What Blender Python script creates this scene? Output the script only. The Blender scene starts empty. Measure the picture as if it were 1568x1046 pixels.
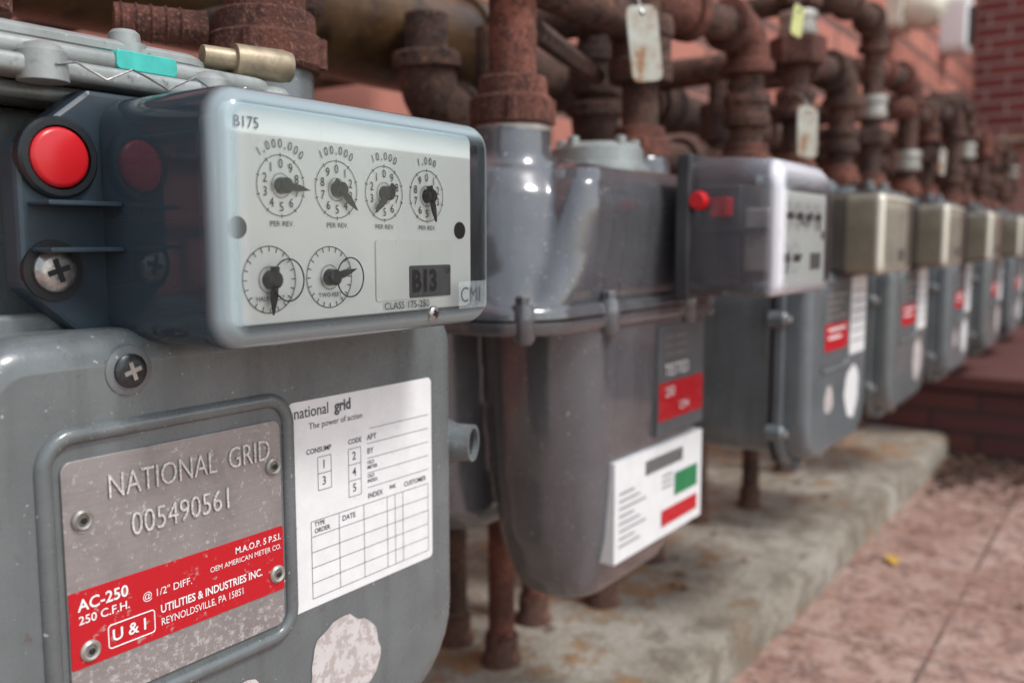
import bpy, math, random, bmesh
from mathutils import Vector, Matrix
random.seed(7)
D=bpy.data; S=bpy.context.scene; C=S.collection
GZ=-.49; LZ=-.435
# ------------------------------------------------------------ materials
def nmat(name):
    m=D.materials.new(name); m.use_nodes=True
    nt=m.node_tree; b=nt.nodes['Principled BSDF']; return m,nt,b
def N(nt,t,**k):
    n=nt.nodes.new(t)
    for a,v in k.items(): setattr(n,a,v)
    return n
def noise(nt,vec,scale,detail=5,rough=.6):
    n=N(nt,'ShaderNodeTexNoise'); n.inputs['Scale'].default_value=scale
    n.inputs['Detail'].default_value=min(detail,5); n.inputs['Roughness'].default_value=rough
    nt.links.new(vec,n.inputs['Vector']); return n.outputs['Fac']
def ramp(nt,fac,stops):
    r=N(nt,'ShaderNodeValToRGB'); e=r.color_ramp.elements
    while len(e)<len(stops): e.new(.5)
    for i,(p,c) in enumerate(stops):
        e[i].position=p; e[i].color=(c,c,c,1) if isinstance(c,(int,float)) else (*c,1)
    nt.links.new(fac,r.inputs['Fac']); return r.outputs['Color']
def mix(nt,fac,a,b,mode='MIX'):
    m=N(nt,'ShaderNodeMix',data_type='RGBA',blend_type=mode)
    if isinstance(fac,(int,float)): m.inputs[0].default_value=fac
    else: nt.links.new(fac,m.inputs[0])
    for i,v in ((6,a),(7,b)):
        if isinstance(v,tuple): m.inputs[i].default_value=(*v,1)
        else: nt.links.new(v,m.inputs[i])
    return m.outputs[2]
def bump(nt,b,h,strength,dist=.001):
    n=N(nt,'ShaderNodeBump'); n.inputs['Strength'].default_value=strength; n.inputs['Distance'].default_value=dist
    nt.links.new(h,n.inputs['Height']); nt.links.new(n.outputs['Normal'],b.inputs['Normal'])
def mul(nt,a,b):
    n=N(nt,'ShaderNodeMath',operation='MULTIPLY'); nt.links.new(a,n.inputs[0]); nt.links.new(b,n.inputs[1]); return n.outputs[0]
def objc(nt): return N(nt,'ShaderNodeTexCoord').outputs['Object']
def simple(name,c,rough=.5,metal=0,var=.25,scale=60,bmp=0,bs=600):
    m,nt,b=nmat(name); v=objc(nt); f=noise(nt,v,scale)
    col=mix(nt,ramp(nt,f,[(.35,0.),(.65,1.)]),tuple(x*(1-var) for x in c),c)
    nt.links.new(col,b.inputs['Base Color']); b.inputs['Roughness'].default_value=rough; b.inputs['Metallic'].default_value=metal
    if bmp: bump(nt,b,noise(nt,v,bs,3),bmp,.0005)
    return m
def paint(name,c,rough,dirt=.35,rust=.4,coat=0,metal=0,bmp=.25,cr=.13):
    m,nt,b=nmat(name); v=objc(nt)
    big=noise(nt,v,14,5); fine=noise(nt,v,160,6,.7); sp=noise(nt,v,420,2)
    col=mix(nt,ramp(nt,big,[(.3,0.),(.7,1.)]),tuple(x*.76 for x in c),tuple(x*1.14 for x in c))
    mp=N(nt,'ShaderNodeMapping'); mp.inputs['Scale'].default_value=(60,60,6); nt.links.new(v,mp.inputs['Vector'])
    col=mix(nt,ramp(nt,noise(nt,mp.outputs[0],1,4),[(.50,0.),(.75,.5)]),col,tuple(x*.42 for x in c))
    col=mix(nt,ramp(nt,fine,[(.58,0.),(.72,dirt)]),col,tuple(x*.35 for x in c))
    col=mix(nt,ramp(nt,sp,[(.69,0.),(.73,.8)]),col,(.5,.5,.48))
    col=mix(nt,ramp(nt,mul(nt,fine,noise(nt,v,31,4)),[(.35,0.),(.39,rust)]),col,(.13,.065,.04))
    nt.links.new(col,b.inputs['Base Color'])
    nt.links.new(ramp(nt,fine,[(.3,rough*.8),(.75,min(1,rough*1.5))]),b.inputs['Roughness'])
    b.inputs['Coat Weight'].default_value=coat; b.inputs['Coat Roughness'].default_value=cr; b.inputs['Metallic'].default_value=metal
    bump(nt,b,noise(nt,v,260,5),bmp,.0008); return m
def rustm(name,dark,mid,hot,scale=45,rough=.85,bs=1.,fl=(.40,.20,.12),fa=.65):
    m,nt,b=nmat(name); v=objc(nt); n1=noise(nt,v,scale,8,.75); n2=noise(nt,v,scale*.25,4); n3=noise(nt,v,scale*8,4,.75); n4=noise(nt,v,scale*2.6,5,.7)
    col=ramp(nt,n1,[(.36,dark),(.5,mid),(.64,hot)])
    col=mix(nt,ramp(nt,n2,[(.42,0.),(.60,.8)]),col,dark)
    col=mix(nt,ramp(nt,n4,[(.54,0.),(.60,.75)]),col,tuple(x*.5 for x in dark))
    col=mix(nt,ramp(nt,n3,[(.55,0.),(.66,fa)]),col,fl)
    nt.links.new(col,b.inputs['Base Color']); b.inputs['Roughness'].default_value=rough
    a=N(nt,'ShaderNodeMath',operation='ADD'); nt.links.new(n4,a.inputs[0]); nt.links.new(n3,a.inputs[1])
    bump(nt,b,a.outputs[0],.9*bs,.003); return m
PG=paint('paint_grey_green',(.138,.155,.156),.27,.45,.4,.3,0,.2)
PG2=paint('paint_grey',(.102,.104,.112),.20,.3,.25,1.0,.15,.07,.06)
PG3=paint('paint_grey_blue',(.135,.155,.163),.32,.4,.4,.25)
ALU=paint('cast_aluminium',(.34,.36,.345),.42,.8,.5,0,.3)
RUST=rustm('rust_pipe',(.030,.018,.014),(.115,.056,.040),(.23,.105,.067))
RED=rustm('rust_red_fitting',(.062,.022,.016),(.20,.066,.044),(.31,.112,.074),60)
BRN=rustm('brown_pipe',(.042,.022,.010),(.10,.055,.023),(.155,.085,.036),10,.36,.2,(.15,.085,.04),.3)
ZINC=simple('zinc_fitting',(.43,.41,.37),.45,.5,.4,50,.3)
BRASS=simple('brass_dull',(.42,.34,.23),.45,.4,.5,80,.3)
STEEL=simple('steel_screw',(.55,.54,.51),.3,.85,.5,300,.3)
BLK=simple('blackened_screw',(.06,.065,.07),.3,.6,.5,300,.3)
DIAL=simple('dial_white',(.86,.90,.865),.5,0,.03,60)
INK=simple('ink_black',(.012,.012,.014),.5,0,.2); DARKP=simple('black_plastic',(.012,.014,.017),.35,0,.3)
INKG=simple('ink_grey',(.08,.085,.10),.6,0,.1); WHT=simple('ink_white',(.82,.82,.81),.5,0,.04)
PANEL=simple('blank_panel',(.83,.87,.83),.4,0,.03)
HOUS=simple('index_housing',(.026,.045,.063),.35,0,.5,25); HOUS2=simple('index_housing_grey',(.05,.052,.056),.4,0,.4,25)
MOUNT=simple('index_mount_grey',(.13,.165,.185),.45,0,.3,25)
REDP=simple('red_plastic',(.58,.012,.018),.28,0,.12); LCD=simple('stencil_grey',(.10,.105,.11),.6,0,.15)
TEAL=simple('teal_tape',(.05,.50,.43),.5,0,.25,120)
AGED=simple('aged_plastic',(.78,.74,.62),.45,0,.3,30); YEL=simple('yellow_tag',(.58,.60,.24),.6,0,.2)
GRN=simple('green_ink',(.02,.22,.08),.5)
def papermat(name,c,tear=0.):
    m,nt,b=nmat(name); v=objc(nt); f=noise(nt,v,90,7,.7); g=noise(nt,v,500,3)
    col=mix(nt,ramp(nt,f,[(.35,0.),(.7,1.)]),tuple(x*.90 for x in c),c)
    col=mix(nt,ramp(nt,g,[(.66,0.),(.74,.4)]),col,(.3,.24,.18))
    if tear: col=mix(nt,ramp(nt,noise(nt,v,130,8,.75),[(.5,0.),(.53,1.)]),col,(.42,.37,.35))
    nt.links.new(col,b.inputs['Base Color']); b.inputs['Roughness'].default_value=.4; return m
PAPER=papermat('sticker_paper',(.78,.785,.78)); TORN=papermat('torn_sticker',(.60,.565,.55),1)
def redlabel():
    m,nt,b=nmat('red_label'); v=objc(nt); f=noise(nt,v,240,8,.75)
    col=mix(nt,ramp(nt,f,[(.60,0.),(.66,.8)]),(.48,.004,.012),(.42,.28,.26))
    nt.links.new(col,b.inputs['Base Color']); b.inputs['Roughness'].default_value=.35; return m
REDL=redlabel()
def platem(name,c):
    m,nt,b=nmat(name); v=objc(nt)
    mp=N(nt,'ShaderNodeMapping'); mp.inputs['Scale'].default_value=(30,1,900); nt.links.new(v,mp.inputs['Vector'])
    st=noise(nt,mp.outputs[0],1,4); f=noise(nt,v,420,5,.7); g=noise(nt,v,60,5,.7)
    col=mix(nt,ramp(nt,st,[(.3,0.),(.7,1.)]),tuple(x*.88 for x in c),c)
    col=mix(nt,ramp(nt,g,[(.45,0.),(.7,.5)]),col,tuple(x*.55 for x in c))
    sp=N(nt,'ShaderNodeSeparateXYZ'); nt.links.new(v,sp.inputs[0])
    mr=N(nt,'ShaderNodeMapRange'); nt.links.new(sp.outputs['Z'],mr.inputs[0]); mr.inputs[1].default_value=-.140; mr.inputs[2].default_value=-.164; mr.inputs[3].default_value=.0; mr.inputs[4].default_value=.08
    ad=N(nt,'ShaderNodeMath',operation='ADD'); nt.links.new(f,ad.inputs[0]); nt.links.new(mr.outputs[0],ad.inputs[1])
    col=mix(nt,ramp(nt,ad.outputs[0],[(.58,0.),(.68,.7)]),col,(.66,.66,.65))
    nt.links.new(col,b.inputs['Base Color']); b.inputs['Metallic'].default_value=.5; b.inputs['Roughness'].default_value=.40
    bump(nt,b,f,.3,.0004); return m
PLATE=platem('name_plate_metal',(.36,.335,.325)); STAMP=simple('stamped_metal',(.85,.82,.79),.3,.3,.5,900)
def tagm():
    m,nt,b=nmat('metal_tag'); v=objc(nt); f=noise(nt,v,45,6)
    nt.links.new(ramp(nt,f,[(.40,(.42,.42,.37)),(.55,(.34,.31,.25)),(.64,(.26,.12,.05))]),b.inputs['Base Color'])
    b.inputs['Roughness'].default_value=.5; b.inputs['Metallic'].default_value=.2; return m
TAGM=tagm()
def cover(name,tint,hside,hbev,clear,bev,side,rough=.12,scr_amt=.25,streak=.25):
    m=D.materials.new(name); m.use_nodes=True; nt=m.node_tree; nt.nodes.clear()
    out=N(nt,'ShaderNodeOutputMaterial'); tc=N(nt,'ShaderNodeTexCoord'); sep=N(nt,'ShaderNodeSeparateXYZ')
    nt.links.new(tc.outputs['Normal'],sep.inputs[0])
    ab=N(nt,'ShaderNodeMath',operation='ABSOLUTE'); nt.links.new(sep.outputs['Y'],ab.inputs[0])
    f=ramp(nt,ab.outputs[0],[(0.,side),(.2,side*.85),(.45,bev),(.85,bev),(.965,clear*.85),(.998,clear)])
    sc=noise(nt,tc.outputs['Object'],900,5,.8); scr=ramp(nt,sc,[(.64,0.),(.8,scr_amt)])
    mp=N(nt,'ShaderNodeMapping'); mp.inputs['Scale'].default_value=(500,500,30); mp.inputs['Rotation'].default_value=(0,.35,0); nt.links.new(tc.outputs['Object'],mp.inputs['Vector'])
    cl=noise(nt,mp.outputs[0],1,4,.6); cld=ramp(nt,cl,[(.64,0.),(.72,streak)])
    s0=N(nt,'ShaderNodeMath',operation='SUBTRACT',use_clamp=True); nt.links.new(f,s0.inputs[0]); nt.links.new(scr,s0.inputs[1])
    sub=N(nt,'ShaderNodeMath',operation='SUBTRACT',use_clamp=True); nt.links.new(s0.outputs[0],sub.inputs[0]); nt.links.new(cld,sub.inputs[1])
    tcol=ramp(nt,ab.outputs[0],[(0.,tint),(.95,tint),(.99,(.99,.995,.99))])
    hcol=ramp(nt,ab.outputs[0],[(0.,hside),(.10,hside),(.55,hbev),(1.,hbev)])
    tr=N(nt,'ShaderNodeBsdfTransparent'); nt.links.new(tcol,tr.inputs[0])
    df=N(nt,'ShaderNodeBsdfDiffuse'); nt.links.new(hcol,df.inputs[0])
    mx=N(nt,'ShaderNodeMixShader'); nt.links.new(sub.outputs[0],mx.inputs[0]); nt.links.new(df.outputs[0],mx.inputs[1]); nt.links.new(tr.outputs[0],mx.inputs[2])
    gl=N(nt,'ShaderNodeBsdfGlossy'); gl.inputs['Roughness'].default_value=rough
    fr=N(nt,'ShaderNodeFresnel'); fr.inputs[0].default_value=1.5
    m2=N(nt,'ShaderNodeMixShader'); nt.links.new(fr.outputs[0],m2.inputs[0]); nt.links.new(mx.outputs[0],m2.inputs[1]); nt.links.new(gl.outputs[0],m2.inputs[2])
    nt.links.new(m2.outputs[0],out.inputs[0]); return m
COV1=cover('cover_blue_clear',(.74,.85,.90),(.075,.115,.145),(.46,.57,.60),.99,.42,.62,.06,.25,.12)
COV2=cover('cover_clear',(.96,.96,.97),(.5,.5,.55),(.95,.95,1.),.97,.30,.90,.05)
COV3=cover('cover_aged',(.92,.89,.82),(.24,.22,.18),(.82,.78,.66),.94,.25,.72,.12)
def haze():
    m=D.materials.new('moulded_haze'); m.use_nodes=True; nt=m.node_tree; nt.nodes.clear()
    out=N(nt,'ShaderNodeOutputMaterial'); tr=N(nt,'ShaderNodeBsdfTransparent'); df=N(nt,'ShaderNodeBsdfDiffuse'); df.inputs[0].default_value=(.50,.56,.57,1)
    mx=N(nt,'ShaderNodeMixShader'); v=objc(nt); nt.links.new(ramp(nt,noise(nt,v,300),[(.3,.22),(.7,.36)]),mx.inputs[0])
    nt.links.new(tr.outputs[0],mx.inputs[1]); nt.links.new(df.outputs[0],mx.inputs[2]); nt.links.new(mx.outputs[0],out.inputs[0]); return m
HAZE=haze()
# ------------------------------------------------------------ mesh helpers
def empty(name,loc=(0,0,0)):
    e=D.objects.new(name,None); e.location=loc; e.empty_display_size=.05; C.objects.link(e); return e
def recalc(o):
    bm=bmesh.new(); bm.from_mesh(o.data); bmesh.ops.recalc_face_normals(bm,faces=bm.faces); bm.to_mesh(o.data); bm.free()
def mesh(name,vs,fs,mat,parent=None,smooth=True,ang=38,loc=None):
    me=D.meshes.new(name); me.from_pydata([tuple(v) for v in vs],[],fs); me.update()
    if smooth:
        me.polygons.foreach_set('use_smooth',[True]*len(me.polygons)); me.set_sharp_from_angle(angle=math.radians(ang))
    if mat: me.materials.append(mat)
    o=D.objects.new(name,me); C.objects.link(o)
    if parent: o.parent=parent
    if loc: o.location=loc
    return o
def rr(hx,hz,rad,n=7):
    if not isinstance(rad,(list,tuple)): rad=[rad]*4
    P=[]
    for k,(sx,sz) in enumerate(((1,1),(-1,1),(-1,-1),(1,-1))):
        r=min(max(rad[k],1e-5),hx*.999,hz*.999)
        for i in range(n+1):
            a=math.pi/2*(k+i/n); P.append((sx*(hx-r)+r*math.cos(a),sz*(hz-r)+r*math.sin(a)))
    return P
def loft(name,secs,mat,parent,axis='Y',ang=38,caps=(1,1),n=7):
    vs=[];fs=[];m=0
    for (p,cu,cv,hu,hv,r) in secs:
        pts=rr(hu,hv,r,n); m=len(pts)
        for u,v in pts: vs.append((cu+u,p,cv+v) if axis=='Y' else (cu+u,cv+v,p) if axis=='Z' else (p,cu+u,cv+v))
    for s in range(len(secs)-1):
        for i in range(m):
            j=(i+1)%m; fs.append([s*m+i,s*m+j,(s+1)*m+j,(s+1)*m+i])
    if caps[0]: fs.append(list(range(m)))
    if caps[1]: fs.append([(len(secs)-1)*m+i for i in range(m)][::-1])
    o=mesh(name,vs,fs,mat,parent,True,ang); recalc(o); return o
def bsecs(y0,y1,cx,cz,hx,hz,r,b,back=False,k=5):
    out=[]; R=r if isinstance(r,(list,tuple)) else [r]*4
    def sec(y,ins): return (y,cx,cz,hx-ins,hz-ins,[max(q-ins,.0008) for q in R])
    for i in range(k+1):
        a=math.pi/2*i/k; out.append(sec(y0+b*(1-math.cos(a)),b*(1-math.sin(a))))
    if back:
        for i in range(k+1):
            a=math.pi/2*i/k; out.append(sec(y1-b+b*math.sin(a),b*(1-math.cos(a))))
    else: out.append(sec(y1,0))
    return out
def rbox(name,x0,x1,y0,y1,z0,z1,r,b,mat,parent,back=False,axis='Y',caps=(1,1)):
    if axis=='Y': s=bsecs(y0,y1,(x0+x1)/2,(z0+z1)/2,(x1-x0)/2,(z1-z0)/2,r,b,back)
    elif axis=='Z': s=bsecs(z0,z1,(x0+x1)/2,(y0+y1)/2,(x1-x0)/2,(y1-y0)/2,r,b,back)
    else: s=bsecs(x0,x1,(y0+y1)/2,(z0+z1)/2,(y1-y0)/2,(z1-z0)/2,r,b,back)
    return loft(name,s,mat,parent,axis,caps=caps)
def lathe(name,o,d,prof,mat,parent,seg=32,ang=35,phase=0):
    o=Vector(o); d=Vector(d).normalized(); a=Vector((0,0,1)) if abs(d.z)<.9 else Vector((1,0,0))
    u=d.cross(a).normalized(); w=d.cross(u); vs=[];fs=[]
    for t,r in prof:
        for i in range(seg):
            q=2*math.pi*i/seg+phase; vs.append(o+d*t+(u*math.cos(q)+w*math.sin(q))*max(r,1e-5))
    for s in range(len(prof)-1):
        for i in range(seg):
            j=(i+1)%seg; fs.append([s*seg+i,s*seg+j,(s+1)*seg+j,(s+1)*seg+i])
    fs.append(list(range(seg))[::-1]); fs.append([(len(prof)-1)*seg+i for i in range(seg)])
    ob=mesh(name,vs,fs,mat,parent,True,ang); recalc(ob); return ob
def fuse(name,objs,mat,parent,vox=.003,it=8):
    bm=bmesh.new()
    for o in objs: bm.from_mesh(o.data)
    me=D.meshes.new(name); bm.to_mesh(me); bm.free(); me.materials.append(mat)
    for o in objs: D.objects.remove(o)
    o=D.objects.new(name,me); C.objects.link(o); o.parent=parent
    m=o.modifiers.new('r','REMESH'); m.mode='VOXEL'; m.voxel_size=vox; m.use_smooth_shade=True
    m=o.modifiers.new('s','SMOOTH'); m.factor=.5; m.iterations=it
    return o
def disc(name,x,y,z,r,t,mat,parent,seg=32,b=None):
    b=b if b is not None else t*.3
    return lathe(name,(x,y+t,z),(0,-1,0),[(0,r),(t-b,r),(t,r-b)],mat,parent,seg)
def tube(name,pts,r,mat,parent,seg=20,closed=False,caps=True):
    pts=[Vector(p) for p in pts]; n=len(pts); vs=[];fs=[]; pu=None
    for i,p in enumerate(pts):
        if closed: t=(pts[(i+1)%n]-pts[i-1])
        else: t=pts[min(i+1,n-1)]-pts[max(i-1,0)]
        t.normalize()
        if pu is None:
            a=Vector((0,0,1)) if abs(t.z)<.9 else Vector((1,0,0)); pu=t.cross(a).normalized()
        pu=(pu-t*pu.dot(t)).normalized(); w=t.cross(pu)
        for k in range(seg):
            q=2*math.pi*k/seg; vs.append(p+(pu*math.cos(q)+w*math.sin(q))*r)
    for i in range(n if closed else n-1):
        for k in range(seg):
            l=(k+1)%seg; j=(i+1)%n; fs.append([i*seg+k,i*seg+l,j*seg+l,j*seg+k])
    if not closed and caps: fs.append(list(range(seg))[::-1]); fs.append([(n-1)*seg+k for k in range(seg)])
    return mesh(name,vs,fs,mat,parent,True,40)
def quads(name,rects,y,mat,parent):
    vs=[];fs=[]
    for (x0,z0,x1,z1) in rects:
        k=len(vs); vs+=[(x0,y,z0),(x1,y,z0),(x1,y,z1),(x0,y,z1)]; fs.append([k,k+1,k+2,k+3])
    return mesh(name,vs,fs,mat,parent,False)
def text(name,s,x,y,z,size,mat,parent,align='LEFT',wx=1,bold=0,rot=0,ext=0):
    c=D.curves.new(name,'FONT'); c.body=s; c.size=size; c.align_x=align; c.align_y='CENTER'
    c.offset=bold; c.extrude=ext; c.resolution_u=3
    o=D.objects.new(name,c); C.objects.link(o); c.materials.append(mat); o.parent=parent
    o.location=(x,y,z); o.rotation_euler=(math.pi/2,rot,0); o.scale=(wx,1,1); return o
def ring(name,x,y,z,r,w,mat,parent,seg=56):
    vs=[];fs=[]
    for i in range(seg):
        a=2*math.pi*i/seg
        for q in (r-w/2,r+w/2): vs.append((x+q*math.cos(a),y,z+q*math.sin(a)))
    for i in range(seg):
        j=(i+1)%seg; fs.append([2*i,2*i+1,2*j+1,2*j])
    return mesh(name,vs,fs,mat,parent,False)
def screw(name,x,y,z,r,mat,parent,cross=True,h=None,smat=None):
    h=h or r*.5
    lathe(name,(x,y,z),(0,-1,0),[(0,r),(h*.5,r),(h*.85,r*.85),(h,r*.65)],mat,parent,24)
    if cross:
        for k in (.3,.3+math.pi/2):
            c,s=math.cos(k),math.sin(k); L=r*.55; w=r*.13; yy=y-h-.0002-(.0001 if k>1 else 0)
            mesh(name+'_slot',[(x-L*c-w*s,yy,z-L*s+w*c),(x-L*c+w*s,yy,z-L*s-w*c),(x+L*c+w*s,yy,z+L*s-w*c),(x+L*c-w*s,yy,z+L*s+w*c)],[[0,1,2,3]],smat or DARKP,parent,False)
def hexbolt(name,x,y,z,r,mat,parent,d=(0,-1,0)):
    lathe(name+'_washer',(x,y,z),d,[(0,r*1.35),(r*.3,r*1.35)],mat,parent,20)
    lathe(name,(x,y,z),d,[(r*.3,r),(r*.95,r),(r*1.1,r*.8)],mat,parent,6,20)
# ------------------------------------------------------------ dial index
def dial(par,x,y,z,R,cw,digits,hand,lab,full=True,mk=None,blades=True):
    mk=mk or INK
    ring('dial_ring',x,y,z,R,R*.025,mk,par)
    if full: ring('dial_inner_ring',x,y,z,R*.40,R*.02,INKG,par,32)
    vs=[];fs=[]
    for i in range(10 if digits else 20):
        a=2*math.pi*i/(10 if digits else 20)+math.pi/2
        c,s=math.cos(a),math.sin(a); r0=R*(.93 if digits else .84); r1=R*(1.07 if digits else 1.); w=R*.014; q=len(vs)
        vs+=[(x+r0*c-w*s,y,z+r0*s+w*c),(x+r0*c+w*s,y,z+r0*s-w*c),(x+r1*c+w*s,y,z+r1*s-w*c),(x+r1*c-w*s,y,z+r1*s+w*c)]; fs.append([q,q+1,q+2,q+3])
    mesh('dial_ticks',vs,fs,INK,par,False)
    if digits:
        for d in range(10):
            a=math.pi/2+(-1 if cw else 1)*2*math.pi*d/10
            text('digit',str(d),x+R*.71*math.cos(a),y-.0001,z+R*.71*math.sin(a),R*.44,INK,par,'CENTER',.9)
    if full and lab:
        adv=[.10 if ch==',' else .175 for ch in lab]; tot=sum(adv); pos=0
        for i,ch in enumerate(lab):
            t=pos+adv[i]/2-tot/2; pos+=adv[i]; a=math.pi/2-t*1.12
            text('dial_scale',ch,x+R*1.38*math.cos(a),y-.0001,z+R*1.36*math.sin(a),R*.42,INKG,par,'CENTER',.9,rot=(math.pi/2-a)*.8)
        text('dial_unit','PER REV.',x,y-.0001,z-R*1.26,R*.25,INKG,par,'CENTER',1.1)
    lathe('hand_hub',(x,y,z),(0,-1,0),[(0,R*.28),(.0035,R*.26),(.0042,R*.18)],DARKP,par,20)
    c,s=math.cos(hand),math.sin(hand); L=R*1.05; w=R*.14; yy=y-.0030
    vs=[(x-R*.4*c-w*s,yy,z-R*.4*s+w*c),(x-R*.4*c+w*s,yy,z-R*.4*s-w*c),(x+L*.55*c+w*.8*s,yy,z+L*.55*s-w*.8*c),(x+L*c,yy,z+L*s),(x+L*.55*c-w*.8*s,yy,z+L*.55*s+w*.8*c)]
    vs2=[(a,b+.001,cc) for a,b,cc in vs]
    mesh('dial_hand',vs+vs2,[[0,1,2,3,4],[9,8,7,6,5]]+[[i,5+i,5+(i+1)%5,(i+1)%5] for i in range(5)],DARKP,par,False)
def index(par,x0,x1,y0,y1,cov,house,full,z0=-.038,z1=.0520,dm=None,style=1):
    dm=dm or DIAL; w=x1-x0; sc=w/.152; X=lambda v:x0+(v-.1905)*sc
    if style==2:
        s=[]; R0=.020
        for (y,ins,top) in ((y0,.011,.018),(y0+.001,.007,.014),(y0+.004,.003,.009),(y0+.009,.0008,.005),(y0+.014,0,.003),(y0+.045,0,0),(y1,0,0)):
            zt_=z1-ins-top; zb_=z0+ins; s.append((y,(x0+x1)/2,(zt_+zb_)/2,w/2-ins,(zt_-zb_)/2,[R0-ins,R0-ins,.008,.008]))
        loft('index_cover',s,cov,par,caps=(1,0),ang=50)
    else: loft('index_cover',bsecs(y0,y1,(x0+x1)/2,(z0+z1)/2,w/2,(z1-z0)/2,.012,.0105,False,8),cov,par,caps=(1,0))
    zc=(z0+z1)/2; hz=(z1-z0)/2+.002; ov=.031 if style==1 else .006
    P=[(x0-ov,zc+hz*.55),(x0-ov,zc-hz*.5),(x0-.004,zc-hz),(x1+.004,zc-hz),(x1+ov,zc-hz*.5),(x1+ov,zc+hz*.55),(x1+.004,zc+hz),(x0-.004,zc+hz)]
    vs=[(a,y1-.012,b) for a,b in P]+[(a,y1,b) for a,b in P]; n=8
    o=mesh('index_flange',vs,[list(range(n))[::-1],[n+i for i in range(n)]]+[[i,(i+1)%n,n+(i+1)%n,n+i] for i in range(n)],HOUS if style==1 else house,par,False)
    bv=o.modifiers.new('b','BEVEL'); bv.width=.002; bv.segments=2
    if style==1:
        rbox('index_mechanism',x0+.016,x1-.012,y0+.032,y1-.001,z0+.012,z1-.012,.003,.002,house,par)
        rbox('index_mount_plate',x0+.012,x1-.003,y0+.022,y0+.026,z0+.005,z1-.008,.003,.001,MOUNT,par)
        for zz in (z0+.02,z0+.045,z0+.066): rbox('mount_rib',x0+.002,x0+.014,y0+.028,y1-.012,zz,zz+.002,.0005,.0004,HOUS,par)
    elif style==2:
        rbox('index_mechanism',x0+.018,x1-.02,y0+.040,y1-.001,z0+.010,z1-.022,.003,.002,house,par)
        rbox('gear_case',x0+.03,x1-.03,y0+.020,y0+.040,z0+.02,z1-.04,.003,.002,ZINC,par)
        rbox('mount_bar',x0+.008,x1-.01,y0+.020,y1-.01,z0+.050,z0+.054,.001,.0005,house,par)
    else:
        rbox('index_mechanism',x0+.003,x1-.003,y0+.042,y1-.001,z0+.003,z1-.003,.004,.002,house,par)
        rbox('index_bezel',x0+.0025,x1-.0025,y0+.0095,y0+.040,z0+.0025,z1-.0025,.009,.001,dm,par)
    yd=y0+.0055; zb=z0+(.0085 if style==1 else .006); ztp=(z1 if style!=2 else .044)-.0055
    rbox('dial_plate',X(.1975),X(.3310),yd,yd+.003,zb,ztp,.004,.0008,dm,par)
    y=yd-.0004
    if style==3:
        for dx in (.2206,.2476,.2738,.3000): ring('dial_ring',X(dx),y,.019,.010,.0006,LCD,par,32)
        for dx in (.2144,.2431): ring('dial_ring',X(dx),y,-.0138,.011,.0006,LCD,par,32)
        rbox('code_panel',X(.2876),X(.3145),y-.0010,y+.0002,-.0240,-.0105,.0006,.0003,MOUNT,par)
        return
    data=[(.2206,.0193,0,-.12,'1,000,000'),(.2476,.0191,1,-.75,'100,000'),(.2738,.0188,0,-2.35,'10,000'),(.3000,.0187,1,-1.30,'1,000')]
    for i,(dx,dz,cw,h,lab) in enumerate(data): dial(par,X(dx),y,dz,.0107,cw,True,h,lab,full)
    dial(par,X(.2144),y,-.0138,.0118,0,False,-1.65,None,full); dial(par,X(.2431),y,-.0138,.0115,0,False,.25,None,full)
    for hx in (.2012,.3225): disc('plate_hole',X(hx),y-.0002,.0044,.0038,.0006,DARKP,par)
    rbox('code_panel',X(.2876),X(.3145),y-.0010,y+.0002,-.0240,-.0105,.0006,.0003,LCD,par)
    if full:
        text('code_text','B13',X(.2885),y-.0013,-.0175,.0125,INK,par,'LEFT',.84,bold=.0005)
        text('code_small','UF',X(.3104),y-.0013,-.0132,.0032,INK,par)
        text('plate_text','B175',X(.2005),y-.0001,.0398,.0054,INKG,par)
        text('plate_text_class','CLASS 175-250',X(.2722),y-.0006,-.0268,.0042,INK,par,'LEFT',1.05)
        for (a,b,lab) in ((.2144,-.0205,'HALF FOOT'),(.2431,-.0205,'TWO FEET')): text('dial_name',lab,X(a),y-.0001,b,.0024,INKG,par,'CENTER')
        rbox('blank_label',X(.268),X(.3165),y-.0004,y+.0002,-.0245,.0000,.001,.0002,PANEL,par)
        for k,(hx) in enumerate((.2200,.2505)):
            c=[(X(hx)+.0070*math.cos(a),y-.0035,-.0140+.0075*math.sin(a)) for a in [i*2*math.pi/30 for i in range(30)]]
            tube('wire_loop',c,.00028,INK,par,6,True)
        screw('cover_screw',X(.2985),y0+.0012,-.0310,.0032,STEEL,par)
        fx0,fx1,fz0,fz1=X(.3145),X(.3345),-.0300,-.0180
        quads('logo_panel',[(fx0,fz0,fx1,fz1)],y0-.0004,HAZE,par)
        text('logo_text','CMI',X(.3152),y0-.0007,-.0242,.0095,INKG,par,'LEFT',.92)
def frame(name,x0,x1,z0,z1,r,y,tr,mat,par):
    p=rr((x1-x0)/2,(z1-z0)/2,r,6); cx=(x0+x1)/2; cz=(z0+z1)/2; P=[]
    for i in range(len(p)):
        a=Vector((cx+p[i][0],y,cz+p[i][1])); b=p[(i+1)%len(p)]; b=Vector((cx+b[0],y,cz+b[1]))
        if (b-a).length>.01: P+=[a.lerp(b,t/5) for t in range(5)]
        elif (b-a).length>1e-6: P.append(a)
    tube(name,P,tr,mat,par,10,True)
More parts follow.
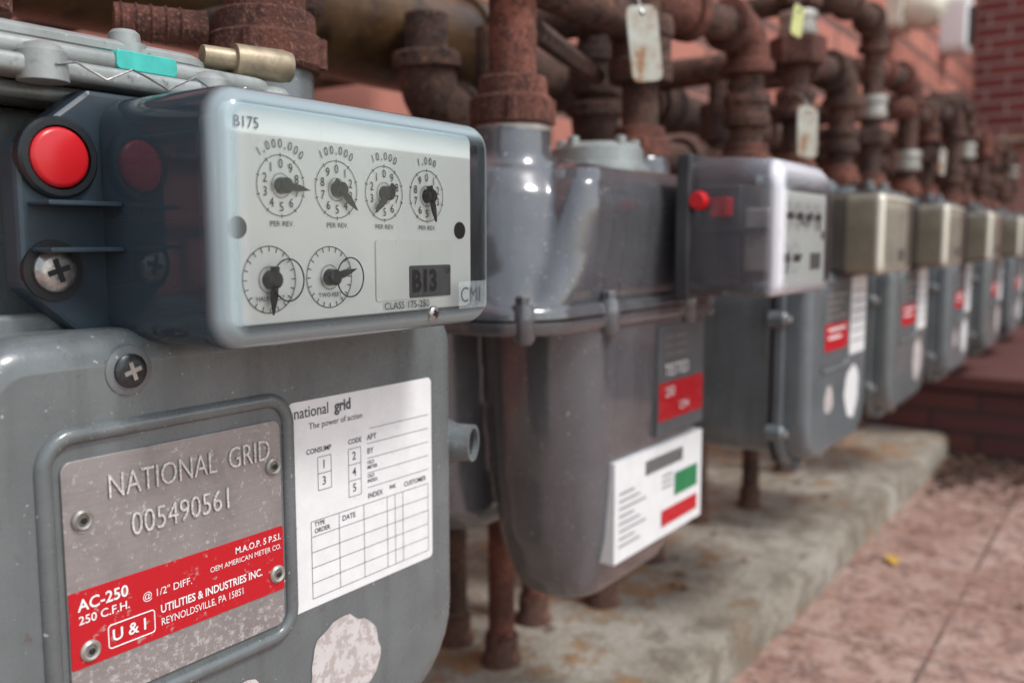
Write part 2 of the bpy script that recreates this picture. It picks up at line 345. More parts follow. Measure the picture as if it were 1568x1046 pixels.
# ------------------------------------------------------------ diaphragm gas meter
def box_meter(cx,yf,PM,first=False,cov=COV3,dm=AGED):
    g=empty('gas_meter',(cx,yf,0)); R=[.024,.024,.05,.05]; q=.009 if first else 0
    loft('front_cover',bsecs(0,.03,q/2,-.137,.120+q/2,.105,R,.012,False,6),PM,g,ang=50)
    rbox('seam_flange',-.1275,.1275+q,.026,.036,-.249,-.026,[.03,.03,.055,.055],.002,PM,g,True)
    rbox('gasket',-.124,.124+q,.036,.039,-.245,-.03,.03,.0005,DARKP,g)
    rbox('rear_body',-.116,.116,.038,.17,-.238,-.03,.04,.012,PM,g,True)
    rbox('upper_housing',-.108,.112,.050,.168,-.06,.050,.014,.008,PM,g,True)
    rbox('top_plate',-.114,.118,.030,.172,.050,.056,.02,.002,PM,g,True,'Z')
    x0=-.160 if first else -.10; LM=ALU if first else PM
    rbox('top_lid',x0,.045,.018,.160,.0565,.0635,.02,.0025,LM,g,True,'Z')
    rbox('top_lid_ridge',x0+.012,.036,.023,.150,.0635,.0705,.018,.003,LM,g,True,'Z')
    if first: rbox('top_lid_crown',x0+.03,.012,.034,.140,.0705,.0780,.02,.005,ALU,g,True,'Z')
    for bx,by in ((-.075,.021),(-.005,.022),(.034,.030),(-.128,.025)):
        lathe('lid_boss',(bx,by,.055),(0,0,1),[(0,.0085),(.010,.008),(.0125,.006),(.0135,.003)],LM,g,24)
    for bx,by in ((-.096,.045),(-.03,.042),(.018,.05)):
        lathe('lid_bolt',(bx,by,.070),(0,0,1),[(0,.0085),(.0075,.0085),(.0075,.0062),(.0115,.0060),(.013,.0045)],LM,g,24,20)
    for sx in (-.0825,.0825): lathe('meter_neck',(sx,.09,.045),(0,0,1),[(0,.030),(.014,.028),(.022,.024),(.045,.024)],PM,g)
    for bx,bz in ((.128+q,-.083),(.128+q,-.205),(-.128,-.083),(-.128,-.205),(0,-.251),(.07,-.248),(-.07,-.248)):
        lathe('bolt_lug',(bx,.040,bz),(0,-1,0),[(0,.009),(.016,.009),(.018,.0075)],PM,g,20)
        hexbolt('flange_bolt',bx,.022,bz,.0042,STEEL,g)
    sh=0 if first else .018
    index(g,-.057+sh,.095+sh,-.05,.030,cov,HOUS if first else HOUS2,first,dm=dm,style=1 if first else 3)
    return g
g=box_meter(.2475,.30,PG,True,COV1,DIAL)
X=lambda v:v-.2475
frame('plate_rim',X(.1535),X(.2590),-.1700,-.0665,.011,.0004,.0032,PG,g)
rbox('name_plate',X(.159),X(.2540),-.0012,.001,-.1645,-.0752,.004,.0003,PLATE,g)
rbox('red_label',X(.1592),X(.2538),-.0016,-.0011,-.1490,-.1212,.0004,.0001,REDL,g)
text('stamped_name','NATIONAL  GRID',X(.1750),-.0018,-.0872,.0125,STAMP,g,'LEFT',.735,bold=-.0001,ext=.0003)
text('stamped_number','005490561',X(.1835),-.0018,-.1030,.0125,STAMP,g,'LEFT',.80,bold=-.0001,ext=.0003)
yt=-.0018
text('label_model','AC-250',X(.1622),yt,-.1265,.0060,WHT,g,'LEFT',1.0,bold=.0001)
text('label_rate','250 C.F.H.',X(.1622),yt,-.1318,.0043,WHT,g,'LEFT',1.05,bold=.00005)
text('label_rate2','@ 1/2" DIFF.',X(.1868),yt,-.1312,.0040,WHT,g,'LEFT',1.0)
text('label_psi','M.A.O.P. 5 P.S.I.',X(.2525),yt,-.1255,.0038,WHT,g,'RIGHT',.95,bold=.00005)
text('label_maker','OEM AMERICAN METER CO.',X(.2525),yt,-.1298,.0031,WHT,g,'RIGHT',.92)
text('label_company','UTILITIES & INDUSTRIES INC.',X(.1940),yt,-.1382,.0045,WHT,g,'LEFT',.83,bold=.00008)
text('label_town','REYNOLDSVILLE, PA 15851',X(.1940),yt,-.1432,.0041,WHT,g,'LEFT',.80)
text('label_logo','U & I',X(.1742),yt,-.1415,.0062,WHT,g,'LEFT',1.05,bold=.0001)
frame('logo_box',X(.1730),X(.1915),-.1458,-.1372,.0012,yt+.0002,.00025,WHT,g)
for rx,rz in ((.1655,-.0963),(.2495,-.0945),(.1660,-.1435),(.2500,-.1415)):
    lathe('rivet',(X(rx),0,rz),(0,-1,0),[(0,.0040),(.0022,.0038),(.0030,.0030),(.0026,.0022),(.0018,.0018)],ZINC,g,24)
    disc('rivet_hole',X(rx),-.0032,rz,.0012,.0004,DARKP,g,12)
sx0,sx1,sz0,sz1=X(.2595),X(.3540),-.1640,-.0695
rbox('sticker',sx0,sx1,-.0004,.0002,sz0,sz1,.0028,.0001,PAPER,g)
U=lambda u:sx0+(sx1-sx0)*u
V=lambda v:sz1+(sz0-sz1)*v
yt=-.0006
text('sticker_brand','national',U(.03),yt,V(.055),.0072,INKG,g,'LEFT',.90,bold=.00004)
text('sticker_brand_bold','grid',U(.285),yt,V(.055),.0072,INKG,g,'LEFT',.92,bold=.00022)
text('sticker_motto','The power of action',U(.12),yt,V(.125),.0040,INKG,g,'LEFT',1.0)
ln=.00024; rects=[]
def hl(u0,u1,v,w=ln): rects.append((U(u0),V(v)-w/2,U(u1),V(v)+w/2))
def vl(u,v0,v1,w=ln): rects.append((U(u)-w/2,V(v1),U(u)+w/2,V(v0)))
for i in range(5): hl(.50 if i else .52,.97,.20+.075*i)
for u in (.17,.255): vl(u,.28,.44)
for v in (.28,.36,.44): hl(.17,.255,v)
for u in (.37,.455): vl(u,.28,.52)
for v in (.28,.36,.44,.52): hl(.37,.455,v)
for i in range(6): hl(.12,.965,.58+.075*i)
for u in (.12,.30,.47,.64,.70,.76,.965): vl(u,.58,.955)
quads('sticker_lines',rects,yt,INKG,g)
for s_,u,v,sz in (('CONSUMP',.10,.245,.0033),('CODE',.37,.245,.0033),('APT',.50,.245,.0038),('BY',.50,.315,.0038),('OLD\nMETER',.50,.385,.0024),('OLD\nINDEX',.50,.455,.0024),('1',.195,.32,.0055),('3',.195,.40,.0055),('2',.395,.32,.0055),('4',.395,.40,.0055),('5',.395,.48,.0055),('TYPE\nORDER',.14,.615,.0030),('DATE',.32,.615,.0036),('INDEX',.50,.545,.0036),('INK',.66,.535,.0028),('CUSTOMER',.77,.545,.0034)):
    text('sticker_text',s_,U(u),yt,V(v),sz,INKG,g,'LEFT',.95,bold=.00004)
def blob(name,x,z,rx,rz,mat,seed,y=-.0004):
    random.seed(seed); n=40; ph=[random.random()*6 for _ in range(4)]; P=[]
    for i in range(n):
        a=2*math.pi*i/n; k=1+.05*math.sin(3*a+ph[0])+.03*math.sin(7*a+ph[1])+.02*math.sin(13*a+ph[2]); P.append((x+rx*k*math.cos(a),y,z+rz*k*math.sin(a)))
    mesh(name,P,[list(range(n))],mat,g,False)
blob('torn_sticker',X(.290),-.1985,.0225,.024,TORN,3); blob('torn_sticker_small',X(.233),-.1935,.010,.011,TORN,8)
lathe('seal_cup',(X(.174),.020,.0288),(0,-1,0),[(0,.0145),(.004,.0143),(.005,.0133),(.005,.0112),(.002,.0110)],DARKP,g)
lathe('red_seal_plug',(X(.174),.020,.0288),(0,-1,0),[(0,.0105),(.0045,.0105),(.0054,.0098),(.0058,.0088)],REDP,g)
lathe('screw_recess',(X(.1705),.019,-.0105),(0,-1,0),[(0,.0110),(.002,.0107),(.002,.0085)],DARKP,g)
screw('flange_screw',X(.1705),.0175,-.0105,.0076,STEEL,g)
lathe('screw_boss',(X(.1865),.004,-.0465),(0,-1,0),[(0,.0100),(.0045,.0090),(.0050,.0075)],PG,g)
screw('body_screw',X(.1865),-.0010,-.0465,.0062,BLK,g,True,.002,ZINC)
screw('body_screw',X(.300),.004,-.0400,.0056,BLK,g,True)
lathe('test_nozzle',(.137,.022,-.111),(.35,-1,0),[(0,.014),(.008,.0125),(.012,.0105),(.022,.0102),(.022,.0080),(.010,.0078)],PG,g)
lathe('nozzle_bore_shade',(.137+.0054,.022-.0155,-.111),(.35,-1,0),[(0,.0076),(.003,.0076)],DARKP,g,24)  # black disc added inside the nozzle, stands in for the shade of its bore
for zz in (-.004,.012): rbox('flange_rib_side',X(.163),X(.190),.004,.018,zz,zz+.0016,.0004,.0003,HOUS,g)
lathe('brass_plug',(.005,.040,.0790),(1,-.30,-.02),[(0,.0045),(.014,.0045),(.014,.0070),(.036,.0073),(.040,.0066),(.040,.0045),(.036,.004)],BRASS,g)
lathe('brass_tip',(.041,.0292,.0785),(1,-.30,-.02),[(0,.003),(.004,.003)],STEEL,g,12)
rbox('teal_tape',-.046,-.020,.0222,.05,.0640,.0712,.002,.0005,TEAL,g)
tube('seal_wire',[(-.075+.009*i,.012+.003*math.sin(i*1.7),.060+.003*math.sin(i*2.3)) for i in range(10)],.0004,STEEL,g,6)
far=[(1.075,.29,PG3),(1.445,.29,PG),(1.865,.29,PG3),(2.31,.29,PG),(2.72,.29,PG3),(3.12,.29,PG)]
for i,(cx,yf,pm) in enumerate(far):
    g=box_meter(cx,yf,pm,False,COV3,AGED)
    frame('plate_rim',-.078,.025,-.145,-.045,.010,.0004,.003,pm,g)
    rbox('name_plate',-.072,.019,-.0012,.001,-.139,-.052,.004,.0003,LCD,g)
    rbox('red_label',-.071,.018,-.0018,-.0011,-.122,-.092,.0004,.0001,REDL,g)
    quads('label_print',[(-.066,-.062-.008*k,.01-.012*(k%3),-.059-.008*k) for k in range(4)],-.0014,ZINC,g)
    quads('label_print_white',[(-.060,-.100-.009*k,.005-.015*k,-.097-.009*k) for k in range(2)],-.0022,WHT,g)
    rbox('sticker',.034,.100,-.0005,.0002,-.135,-.042,.003,.0001,PAPER,g)
    quads('sticker_lines',[(.038,-.06-.012*k,.096,-.0585-.012*k) for k in range(6)],-.0008,INKG,g)
    blob('round_sticker',.050,-.180,.030,.032,PAPER if i%2==0 else TORN,i+20)
    if i%2==0: blob('small_sticker',-.045,-.178,.016,.016,TORN,i+40)
# ------------------------------------------------------------ second meter: cast tub, domed cover
cx=.655
g=empty('cast_gas_meter',(cx,.33,0))
def zl(name,secs,mat=PG2,ang=60): return loft(name,secs,mat,g,'Z',ang,n=9)
a=zl('t1',[(-.284,.012,.052,.066,.026,.022),(-.280,.012,.052,.080,.034,.030),(-.264,.013,.052,.092,.040,.036),(-.232,.016,.052,.106,.046,.040),(-.18,.019,.052,.117,.050,.044),(-.12,.022,.052,.126,.052,.046),(-.055,.024,.052,.132,.053,.046)])
b=zl('t2',[(-.240,0,.150,.080,.030,.028),(-.234,0,.150,.100,.040,.038),(-.215,0,.150,.125,.046,.042),(-.17,0,.15,.145,.050,.046),(-.055,0,.15,.160,.054,.050)])
fuse('cast_tub',[a,b],PG2,g,.003,6)
zl('tub_flange',[(-.064,0,.098,.168,.100,.05),(-.062,0,.098,.170,.102,.052),(-.055,0,.098,.170,.102,.052)])
zl('cover_flange',[(-.0535,0,.098,.169,.101,.051),(-.048,0,.098,.169,.101,.051),(-.045,0,.098,.166,.098,.05)])
a=zl('t3',[(-.050,0,.098,.160,.092,.055),(-.040,0,.098,.153,.086,.055),(-.025,0,.098,.148,.083,.055),(.01,0,.098,.143,.080,.055),(.035,0,.100,.138,.076,.052),(.052,0,.102,.130,.068,.048),(.062,0,.104,.115,.055,.042),(.067,0,.104,.09,.036,.03)])
b=zl('t4',[(-.050,.005,.062,.146,.056,.03),(-.036,.008,.058,.137,.056,.032),(-.01,.012,.054,.125,.055,.028),(.025,.014,.051,.117,.055,.022),(.042,.016,.052,.112,.054,.018),(.053,.018,.055,.103,.050,.016),(.057,.020,.058,.09,.042,.014)])
c=lathe('t5',(-.085,.072,-.02),(0,0,1),[(0,.056),(.05,.046),(.072,.036),(.084,.0310),(.104,.0300)],PG2,g,48)
d=lathe('t6',(.150,.085,-.02),(0,0,1),[(0,.04),(.06,.034),(.10,.028)],PG2,g,32)
fuse('domed_cover',[a,b,c,d],PG2,g,.0025,9)
lathe('neck_ring',(-.085,.070,.080),(0,0,1),[(0,.0285),(.004,.0285)],ZINC,g)
for bx_,by in ((-.150,.014),(-.062,-.003),(.078,-.003),(.158,.014),(-.168,.09)):
    lathe('bolt_lug',(bx_,by+.002,-.070),(0,0,1),[(0,.006),(.004,.0085),(.022,.0085),(.027,.0070)],PG2,g,24)
    lathe('flange_bolt',(bx_,by+.002,-.044),(0,0,1),[(0,.0058),(.006,.0058),(.0072,.0045)],PG2,g,6,20)
lathe('round_cap',(.060,.080,.055),(0,0,1),[(0,.047),(.010,.046),(.012,.041),(.024,.040),(.029,.034)],ALU,g)
for q in range(5): lathe('cap_screw',(.06+.034*math.cos(q*1.257+.5),.080+.034*math.sin(q*1.257+.5),.080),(0,0,1),[(0,.005),(.008,.005),(.009,.003)],ALU,g,12)
index(g,.025,.163,-.10,-.015,COV2,HOUS2,False,-.044,.066,DIAL,2)
rbox('red_seal',.030,.044,-.054,-.040,.018,.034,.003,.002,REDP,g)
lathe('red_seal_plug',(.0245,-.034,.031),(-1,0,0),[(0,.0075),(.005,.0075),(.008,.006)],REDP,g)
def tilted(name,x0,x1,z0,z1,dy,mat):
    return mesh(name,[(x0,-.0022-dy,z0),(x1,-.0022-dy,z0),(x1,-.0022-dy,z1),(x0,-.0022-dy,z1),(x0,.012,z0),(x1,.012,z0),(x1,.012,z1),(x0,.012,z1)],[[0,1,2,3],[4,7,6,5],[0,4,5,1],[1,5,6,2],[2,6,7,3],[3,7,4,0]],mat,g,False)
tilted('name_plate',.020,.112,-.162,-.070,0,LCD); tilted('red_label',.022,.110,-.150,-.118,.0006,REDL)
text('plate_text','TESTED',.03,-.0036,-.108,.014,WHT,g)
for k in range(3): text('plate_text','SERIAL 2048 6511',.03,-.0036,-.080-.007*k,.006,ZINC,g)
text('plate_text','250',.032,-.0036,-.1265,.012,WHT,g); text('plate_text','CFH',.060,-.0036,-.141,.010,WHT,g)
tilted('sticker',-.052,.112,-.250,-.170,.0002,PAPER)
quads('barcode',[(.0+.003*k,-.19,.0+.003*k+(.0012 if k%3 else .002),-.178) for k in range(24)],-.0030,INK,g)
quads('sticker_text_lines',[(-.045,-.196-.006*k,-.02+.02*((k*7)%3)/2,-.1948-.006*k) for k in range(8)]+[(.03,-.198-.005*k,.05,-.1968-.005*k) for k in range(3)],-.0030,INKG,g)
quads('green_panel',[(.055,-.219,.102,-.199)],-.0030,GRN,g); quads('red_panel',[(.030,-.241,.102,-.227)],-.0030,REDL,g)
# ------------------------------------------------------------ pipework
def arcpath(pts,R,n=8):
    pts=[Vector(p) for p in pts]; out=[pts[0]]; arcs=[]
    for i in range(1,len(pts)-1):
        a=(pts[i-1]-pts[i]).normalized(); b=(pts[i+1]-pts[i]).normalized(); p0=pts[i]+a*R; p1=pts[i]+b*R; A=[]
        for k in range(n+1):
            t=k/n; A.append(p0*(1-t)**2+pts[i]*2*t*(1-t)+p1*t*t)
        arcs.append(A); out+=A
    out.append(pts[-1]); return out,arcs
def run(par,pts,r,mat=RUST,fit=RUST,R=None):
    R=R or r*2.0; path,arcs=arcpath(pts,R); tube('pipe',path,r,mat,par)
    for A in arcs:
        tube('elbow',A,r*1.32,fit,par)
        for e,(p,q) in enumerate(((A[0],A[1]),(A[-1],A[-2]))):
            d=(p-q).normalized(); lathe('elbow_collar',p-d*r*.2,d,[(0,r*1.35),(r*.1,r*1.58),(r*.7,r*1.58),(r*.8,r*1.4)],fit,par,24)
def nut(par,x,y,z,r,h,mat=RED):
    lathe('swivel_nut',(x,y,z),(0,0,1),[(0,r*.93),(h*.08,r),(h*.55,r),(h*.60,r*.95),(h*.62,r*.88),(h*.95,r*.86),(h,r*.80)],mat,par,32,35)
    for q in range(4):
        a=q*math.pi/2+.6; lathe('nut_lug',(x+r*.9*math.cos(a),y+r*.9*math.sin(a),z+h*.05),(0,0,1),[(0,r*.18),(h*.5,r*.18)],mat,par,8)
def hexn(par,x,y,z,r,h,mat=RUST): lathe('hex_union',(x,y,z),(0,0,1),[(0,r*.9),(h*.1,r),(h*.9,r),(h,r*.9)],mat,par,6,20,phase=.3)
def coupling(par,p,d,r,h,mat=RUST): lathe('coupling',p,d,[(0,r*.95),(h*.12,r),(h*.3,r),(h*.35,r*.92),(h*.65,r*.92),(h*.7,r),(h*.88,r),(h,r*.95)],mat,par,28)
h=empty('gas_header_pipe',(0,0,0))
tube('header_large',[(-.8,.64,.205),(.2,.64,.205),(.84,.64,.205)],.054,BRN,h,36)
coupling(h,(.795,.64,.205),(1,0,0),.062,.075,BRN)
tube('header_small',[(.84,.64,.205),(3.4,.64,.205)],.030,RUST,h,24)
for k in range(9): coupling(h,(.99+.28*k,.64,.205),(1,0,0),.040,.07,RUST)
tube('header_upper',[(-.8,.78,.385),(1.0,.78,.385)],.030,RUST,h,24)
for k in range(12): tube('header_bracket',[(-.6+.36*k,.64,.205),(-.6+.36*k,.93,.205)],.012,RUST,h,10)
p=empty('gas_riser_pipe',(0,0,0))
nut(p,.330,.39,.088,.0295,.030,RED); tube('pipe',[(.33,.39,.10),(.33,.39,.16),(.33,.39,.55)],.0205,RED,p,28)
coupling(p,(.33,.39,.185),(0,0,1),.030,.05,RED)
run(p,[(.165,.39,.085),(.165,.39,.22),(.165,.62,.22)],.02,RUST); nut(p,.165,.39,.086,.030,.03)
tube('threaded_nipple',[(.262,.42,.106),(.300,.40,.106)],.0085,RED,p)
for q in range(5): lathe('thread',(.264+.006*q,.4189-.0032*q,.106),(1,-.53,0),[(0,.0085),(.001,.0096),(.002,.0085)],RED,p,16)
run(p,[(.10,.47,.158),(.44,.47,.158),(.44,.60,.158)],.011,RUST)
p=empty('gas_riser_pipe',(0,0,0))
nut(p,.570,.400,.084,.0300,.036,RED); tube('pipe',[(.570,.400,.11),(.570,.400,.2),(.570,.400,.6)],.0178,RED,p,28)
coupling(p,(.570,.400,.185),(0,0,1),.032,.055,RUST); hexn(p,.570,.400,.245,.036,.03,RUST)
nut(p,.805,.415,.078,.028,.030,RED); tube('pipe',[(.805,.415,.10),(.805,.415,.5)],.0175,RUST,p,28)
coupling(p,(.805,.415,.150),(0,0,1),.031,.060,RUST)
tube('cross_pipe',[(.57,.42,.205),(.80,.42,.205)],.018,RUST,p)
tube('bracket_bar',[(.60,.40,.160),(.80,.46,.160)],.009,RUST,p,6)
run(p,[(.66,.56,.205),(.66,.56,.12),(.78,.56,.12),(.78,.63,.12)],.020,RUST)
run(p,[(.90,.52,.28),(.90,.52,.10),(1.02,.52,.10)],.020,RUST)
coupling(p,(.90,.52,.16),(0,0,1),.029,.05,RUST)
tube('down_pipe',[(.72,.53,-.05),(.72,.53,.20)],.015,RUST,p)
for i,(cx,yf,pm) in enumerate(far):
    p=empty('gas_riser_pipe',(0,0,0)); yl=yf+.09; L=cx-.0825; Rr=cx+.0825
    zt=[.228,.235,.285,.27,.26,.26][i]; z2=[.6,.335,.235,.30,.25,.25][i]
    nut(p,L,yl,.078,.028,.028,RED); nut(p,Rr,yl,.078,.028,.028,RED)
    run(p,[(L,yl,.09),(L,yl,zt),(L-.15,yl+.03,zt),(L-.15,.66,zt)],.0178,RUST,RED if i%2==0 else RUST,.036)
    if i==0: tube('pipe',[(Rr,yl,.09),(Rr,yl,.7)],.0155,RUST,p); hexn(p,Rr,yl,.215,.035,.035,RED); coupling(p,(Rr,yl,.25),(0,0,1),.024,.03,ZINC); hexn(p,Rr,yl,.285,.028,.03,RUST); coupling(p,(Rr,yl,.15),(0,0,1),.025,.035,RUST)
    else:
        run(p,[(Rr,yl,.09),(Rr,yl,z2),(Rr-.20,yl,z2),(Rr-.20,.7,z2)],.0158,RUST,RUST if i%2 else RED,.034); coupling(p,(Rr,yl,.19),(0,0,1),.024,.035,ZINC if i%2 else RUST); hexn(p,Rr,yl,.15,.029,.025,RUST)
    coupling(p,(L,yl,.125),(0,0,1),.026,.035,RUST if i!=2 else ZINC)
    tube('cross_pipe',[(cx-.16,.50,.10),(cx+.20,.50,.10)],.021,RUST,p); coupling(p,(cx,.5,.10),(1,0,0),.030,.05,RUST)
    tube('drop_pipe',[(cx+.17,.52,.10),(cx+.17,.52,.23),(cx+.17,.64,.23)],.015,RUST,p)
    coupling(p,(cx+.17,.52,.14),(0,0,1),.025,.05,RUST)
for k,(x,y) in enumerate(((.735,.53),(.745,.60),(.50,.56),(.84,.56),(.93,.52),(1.02,.56),(1.10,.54),(1.30,.56),(1.42,.52),(1.68,.55),(2.0,.55),(2.18,.55))):
    p=empty('pipe_support_leg',(x,y,0))
    tube('leg',[(0,0,LZ-.01),(0,0,-.10),(0,0,.13)],.0135,RED if k%3==0 else RUST,p)
    lathe('leg_cap',(0,0,LZ-.005),(0,0,1),[(0,.021),(.010,.021),(.016,.0175),(.035,.0175)],RUST,p,20)
def tag(x,y,z,w,hh,rot,mat):
    t=empty('hanging_tag',(x,y,z)); t.rotation_euler=(0,rot[0],rot[1])
    rbox('tag_plate',-w/2,w/2,0,.0012,-hh/2,hh/2,w*.22,.0004,mat,t)
    disc('tag_hole',0,-.0006,hh/2-.006,.0025,.0005,DARKP,t,12)
    tube('tag_wire',[(0,-.001,hh/2-.006),(.002,.006,hh/2+.008),(.004,.02,hh/2+.018)],.0007,STEEL,t,6)
tag(.735,.375,.170,.037,.064,(-.16,-.35),TAGM); tag(1.115,.35,.129,.038,.060,(-.02,-.35),TAGM); tag(1.05,.345,.245,.020,.034,(.2,-.3),YEL); tag(1.93,.345,.15,.025,.05,(.1,-.3),TAGM)
# ------------------------------------------------------------ setting
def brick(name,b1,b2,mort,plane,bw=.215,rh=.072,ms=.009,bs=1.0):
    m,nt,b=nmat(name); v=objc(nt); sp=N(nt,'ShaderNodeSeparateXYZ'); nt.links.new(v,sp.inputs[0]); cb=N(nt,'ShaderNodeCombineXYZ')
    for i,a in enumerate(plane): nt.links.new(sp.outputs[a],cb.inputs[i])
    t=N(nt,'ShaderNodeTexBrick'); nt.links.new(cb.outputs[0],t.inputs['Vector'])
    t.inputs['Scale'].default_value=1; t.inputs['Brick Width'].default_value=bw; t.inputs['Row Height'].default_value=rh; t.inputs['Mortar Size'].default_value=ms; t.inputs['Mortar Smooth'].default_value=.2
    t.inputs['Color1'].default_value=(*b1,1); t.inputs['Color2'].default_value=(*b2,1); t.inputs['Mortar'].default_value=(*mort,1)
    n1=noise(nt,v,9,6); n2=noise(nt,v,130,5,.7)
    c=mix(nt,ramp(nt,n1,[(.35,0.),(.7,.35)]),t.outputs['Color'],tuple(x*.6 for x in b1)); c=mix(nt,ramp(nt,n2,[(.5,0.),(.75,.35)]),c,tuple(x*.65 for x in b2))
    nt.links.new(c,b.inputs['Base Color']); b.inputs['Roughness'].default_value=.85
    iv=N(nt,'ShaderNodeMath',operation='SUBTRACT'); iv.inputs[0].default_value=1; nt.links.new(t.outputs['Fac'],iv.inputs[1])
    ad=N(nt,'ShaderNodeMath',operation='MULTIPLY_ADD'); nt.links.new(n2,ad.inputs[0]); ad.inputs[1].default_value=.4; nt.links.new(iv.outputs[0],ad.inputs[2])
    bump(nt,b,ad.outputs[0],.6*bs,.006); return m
BW=brick('brick_salmon',(.56,.225,.165),(.43,.155,.112),(.13,.075,.065),'XZY',.36,.12,.014)
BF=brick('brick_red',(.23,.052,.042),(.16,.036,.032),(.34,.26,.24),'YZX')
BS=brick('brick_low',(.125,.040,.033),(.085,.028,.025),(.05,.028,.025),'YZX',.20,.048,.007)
def bx(name,x0,x1,y0,y1,z0,z1,mat,par=None,bev=0):
    vs=[(x,y,z) for x in (x0,x1) for y in (y0,y1) for z in (z0,z1)]
    o=mesh(name,vs,[[0,1,3,2],[4,6,7,5],[0,4,5,1],[2,3,7,6],[0,2,6,4],[1,5,7,3]],mat,par,False)
    if bev: q=o.modifiers.new('b','BEVEL'); q.width=bev; q.segments=3
    return o
bx('brick_wall',-3,6.0,.93,1.25,-.55,3.0,BW)
e=empty('brick_building_wall')
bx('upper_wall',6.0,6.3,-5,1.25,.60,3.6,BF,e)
bx('lower_wall',6.02,6.3,-5,1.25,-.55,.55,brick('brick_pale',(.42,.20,.16),(.36,.16,.13),(.36,.27,.24),'YZX'),e)
def conc():
    m,nt,b=nmat('stained_concrete'); v=objc(nt)
    n1=noise(nt,v,5,8,.65); n2=noise(nt,v,26,8,.7); n3=noise(nt,v,240,5,.7); n4=noise(nt,v,4.3,5)
    c=ramp(nt,n1,[(.3,(.25,.205,.155)),(.5,(.39,.345,.28)),(.7,(.53,.49,.42))])
    c=mix(nt,ramp(nt,n2,[(.47,0.),(.60,.7)]),c,(.17,.135,.095))
    c=mix(nt,ramp(nt,mul(nt,n4,n2),[(.27,0.),(.33,.7)]),c,(.44,.23,.09))
    c=mix(nt,ramp(nt,n3,[(.47,0.),(.70,.8)]),c,(.11,.09,.07))
    nt.links.new(c,b.inputs['Base Color']); b.inputs['Roughness'].default_value=.85
    a=N(nt,'ShaderNodeMath',operation='ADD'); nt.links.new(n2,a.inputs[0]); nt.links.new(n3,a.inputs[1]); bump(nt,b,a.outputs[0],.9,.006); return m
CONC=conc()
bx('stone_band',5.93,6.3,-5,1.25,.55,.60,CONC,e,.01)
SX=2.24
nx=220; vs=[];fs=[]; random.seed(2)
w1=[random.uniform(-1,1) for _ in range(nx+1)]
for i in range(nx+1):
    x=-1.0+(SX+.05+1.0)*i/nx; e1=.003*w1[i]+.004*math.sin(x*9)+.002*math.sin(x*31); e2=.0025*w1[i-3]
    vs+=[(x,.93,LZ),(x,.376+e1,LZ+e2*.3),(x,.364+e1,LZ-.004+e2),(x,.357+e1*.7,LZ-.014+e2),(x,.354+e1*.4,GZ-.02)]
for i in range(nx):
    for k in range(4): fs.append([i*5+k,i*5+k+1,i*5+k+6,i*5+k+5])
o=mesh('concrete_ledge',vs,fs,CONC,None,True,50); recalc(o)
def pave():
    m,nt,b=nmat('paving'); v=objc(nt)
    mp=N(nt,'ShaderNodeMapping'); nt.links.new(v,mp.inputs['Vector']); mp.inputs['Location'].default_value=(-.80,-.19,0)
    t=N(nt,'ShaderNodeTexBrick'); nt.links.new(mp.outputs[0],t.inputs['Vector']); t.offset=0
    t.inputs['Scale'].default_value=1; t.inputs['Brick Width'].default_value=.32; t.inputs['Row Height'].default_value=.32; t.inputs['Mortar Size'].default_value=.0035; t.inputs['Mortar Smooth'].default_value=.3
    t.inputs['Color1'].default_value=(.42,.275,.225,1); t.inputs['Color2'].default_value=(.49,.335,.28,1); t.inputs['Mortar'].default_value=(.14,.09,.075,1)
    n1=noise(nt,v,9,8,.7); n2=noise(nt,v,34,8,.8); n3=noise(nt,v,140,5,.75)
    c=mix(nt,ramp(nt,n1,[(.44,0.),(.56,.8)]),t.outputs['Color'],(.31,.165,.125))
    c=mix(nt,ramp(nt,n2,[(.48,0.),(.58,.85)]),c,(.15,.08,.062)); c=mix(nt,ramp(nt,n3,[(.53,0.),(.66,.65)]),c,(.60,.50,.44))
    nt.links.new(c,b.inputs['Base Color']); nt.links.new(ramp(nt,n2,[(.3,.25),(.7,.7)]),b.inputs['Roughness'])
    bump(nt,b,n2,.4,.003); return m
mesh('paved_ground',[(-40,-40,GZ),(40,-40,GZ),(40,40,GZ),(-40,40,GZ)],[[0,1,2,3]],pave(),None,False)
st=empty('low_brick_wall')
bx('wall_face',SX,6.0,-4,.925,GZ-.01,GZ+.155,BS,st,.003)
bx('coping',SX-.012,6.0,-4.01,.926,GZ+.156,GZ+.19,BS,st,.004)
random.seed(5); vs=[];fs=[]
LEAF=simple('leaf_brown',(.13,.06,.035),.7,0,.7,3); LY=simple('leaf_yellow',(.66,.40,.07),.6,0,.3)
def leaf(vs,fs,x,y,z,s,a,tz):
    k=len(vs); c,sn=math.cos(a),math.sin(a)
    for u,w,hh in ((-1,0,0),(-.3,.45,.3),(.4,.4,.25),(1,0,.1),(.4,-.4,.3),(-.3,-.45,.2)): vs.append((x+s*(u*c-w*sn),y+s*(u*sn+w*c),z+s*hh*tz))
    fs.append([k+i for i in range(6)])
for _ in range(700):
    x=SX-.03-abs(random.gauss(0,.13)); y=random.uniform(-.3,.34) if random.random()<.7 else .34-abs(random.gauss(0,.06))
    leaf(vs,fs,x,y,GZ+.003+random.random()*.016,random.uniform(.006,.018),random.random()*6.3,random.uniform(.3,1.4))
for _ in range(60): leaf(vs,fs,random.uniform(.9,SX),random.uniform(-.2,.34),GZ+.003,random.uniform(.003,.009),random.random()*6.3,random.uniform(.3,1))
for _ in range(90): leaf(vs,fs,random.uniform(.5,SX),random.uniform(.43,.9),LZ+.003,random.uniform(.004,.012),random.random()*6.3,random.uniform(.3,1))
mesh('fallen_leaves',vs,fs,LEAF,None,False)
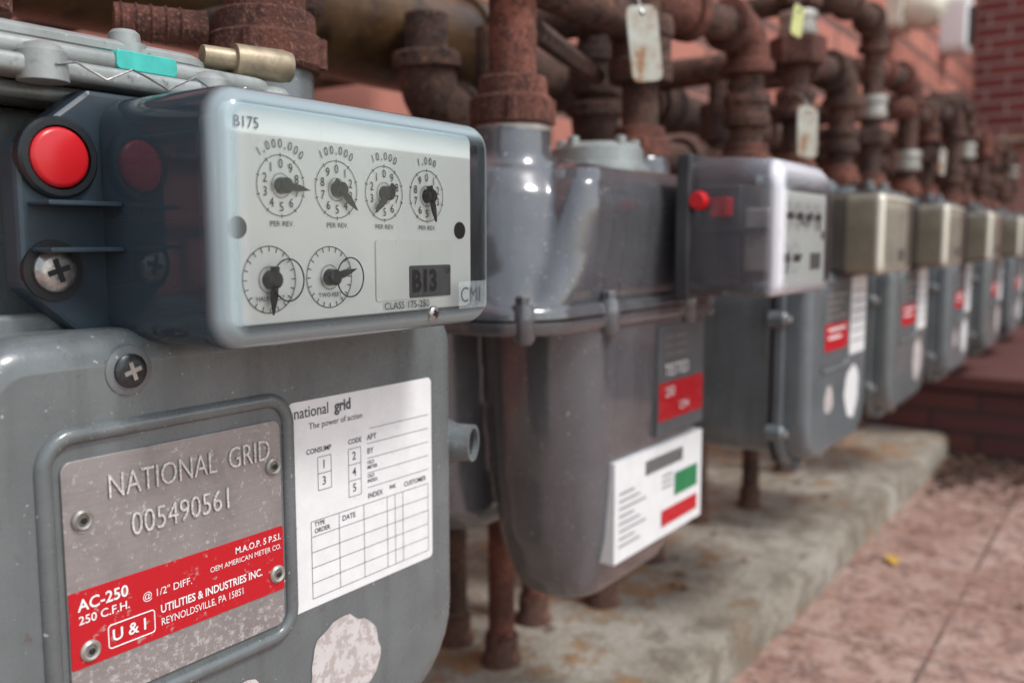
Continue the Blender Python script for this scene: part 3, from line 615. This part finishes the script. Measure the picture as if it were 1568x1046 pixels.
vs=[];fs=[]; leaf(vs,fs,1.44,.300,GZ+.004,.022,.4,.5); mesh('yellow_leaf',vs,fs,LY,None,False)
f=empty('wall_light_fixture',(3.98,.93,.93)); rbox('base',-.09,.09,-.06,0,-.10,.10,.03,.01,AGED,f); lathe('globe',(0,-.05,0),(0,-1,-.3),[(0,.06),(.03,.085),(.10,.08),(.15,.05),(.16,.01)],AGED,f)
f=empty('wall_vent',(5.05,.93,1.06)); rbox('hood',-.09,.09,-.12,0,-.15,.13,.05,.02,WHT,f); rbox('louvre',-.06,.06,-.135,-.115,-.11,.07,.02,.004,DARKP,f)
for o in list(S.objects):
    if o.parent is None: o.location.z-=GZ
cd=D.cameras.new('camera'); cam=D.objects.new('camera',cd); C.objects.link(cam); S.camera=cam
cam.location=(0,0,-GZ); cd.sensor_width=36; cd.lens=32.03; cd.clip_start=.01; cd.clip_end=200
psi=math.radians(35.1); pt=math.radians(6.32)
d=Vector((math.cos(psi)*math.cos(pt),math.sin(psi)*math.cos(pt),-math.sin(pt)))
cam.rotation_euler=d.to_track_quat('-Z','Y').to_euler()
cd.dof.use_dof=True; cd.dof.focus_distance=.365; cd.dof.aperture_fstop=7.6
sd=Vector((.10,-.72,1.0)).normalized()
L=D.lights.new('sun','SUN'); L.energy=2.2; L.angle=math.radians(12); L.color=(1,.985,.965)
lo=D.objects.new('sun',L); C.objects.link(lo); lo.location=(0,-3,4); lo.rotation_euler=sd.to_track_quat('Z','Y').to_euler()
w=D.worlds.new('World'); S.world=w; w.use_nodes=True; nt=w.node_tree; bg=nt.nodes['Background']
sk=N(nt,'ShaderNodeTexSky',sky_type='NISHITA'); sk.sun_disc=False; sk.sun_elevation=math.asin(sd.z); sk.sun_rotation=math.atan2(sd.x,sd.y)
sk.dust_density=1.2; sk.air_density=1.4
hs=N(nt,'ShaderNodeHueSaturation'); hs.inputs['Saturation'].default_value=.45; hs.inputs['Value'].default_value=1.5
nt.links.new(sk.outputs[0],hs.inputs['Color']); nt.links.new(hs.outputs[0],bg.inputs[0]); bg.inputs[1].default_value=.15
S.view_settings.view_transform='Standard'; S.view_settings.look='None'; S.view_settings.exposure=0
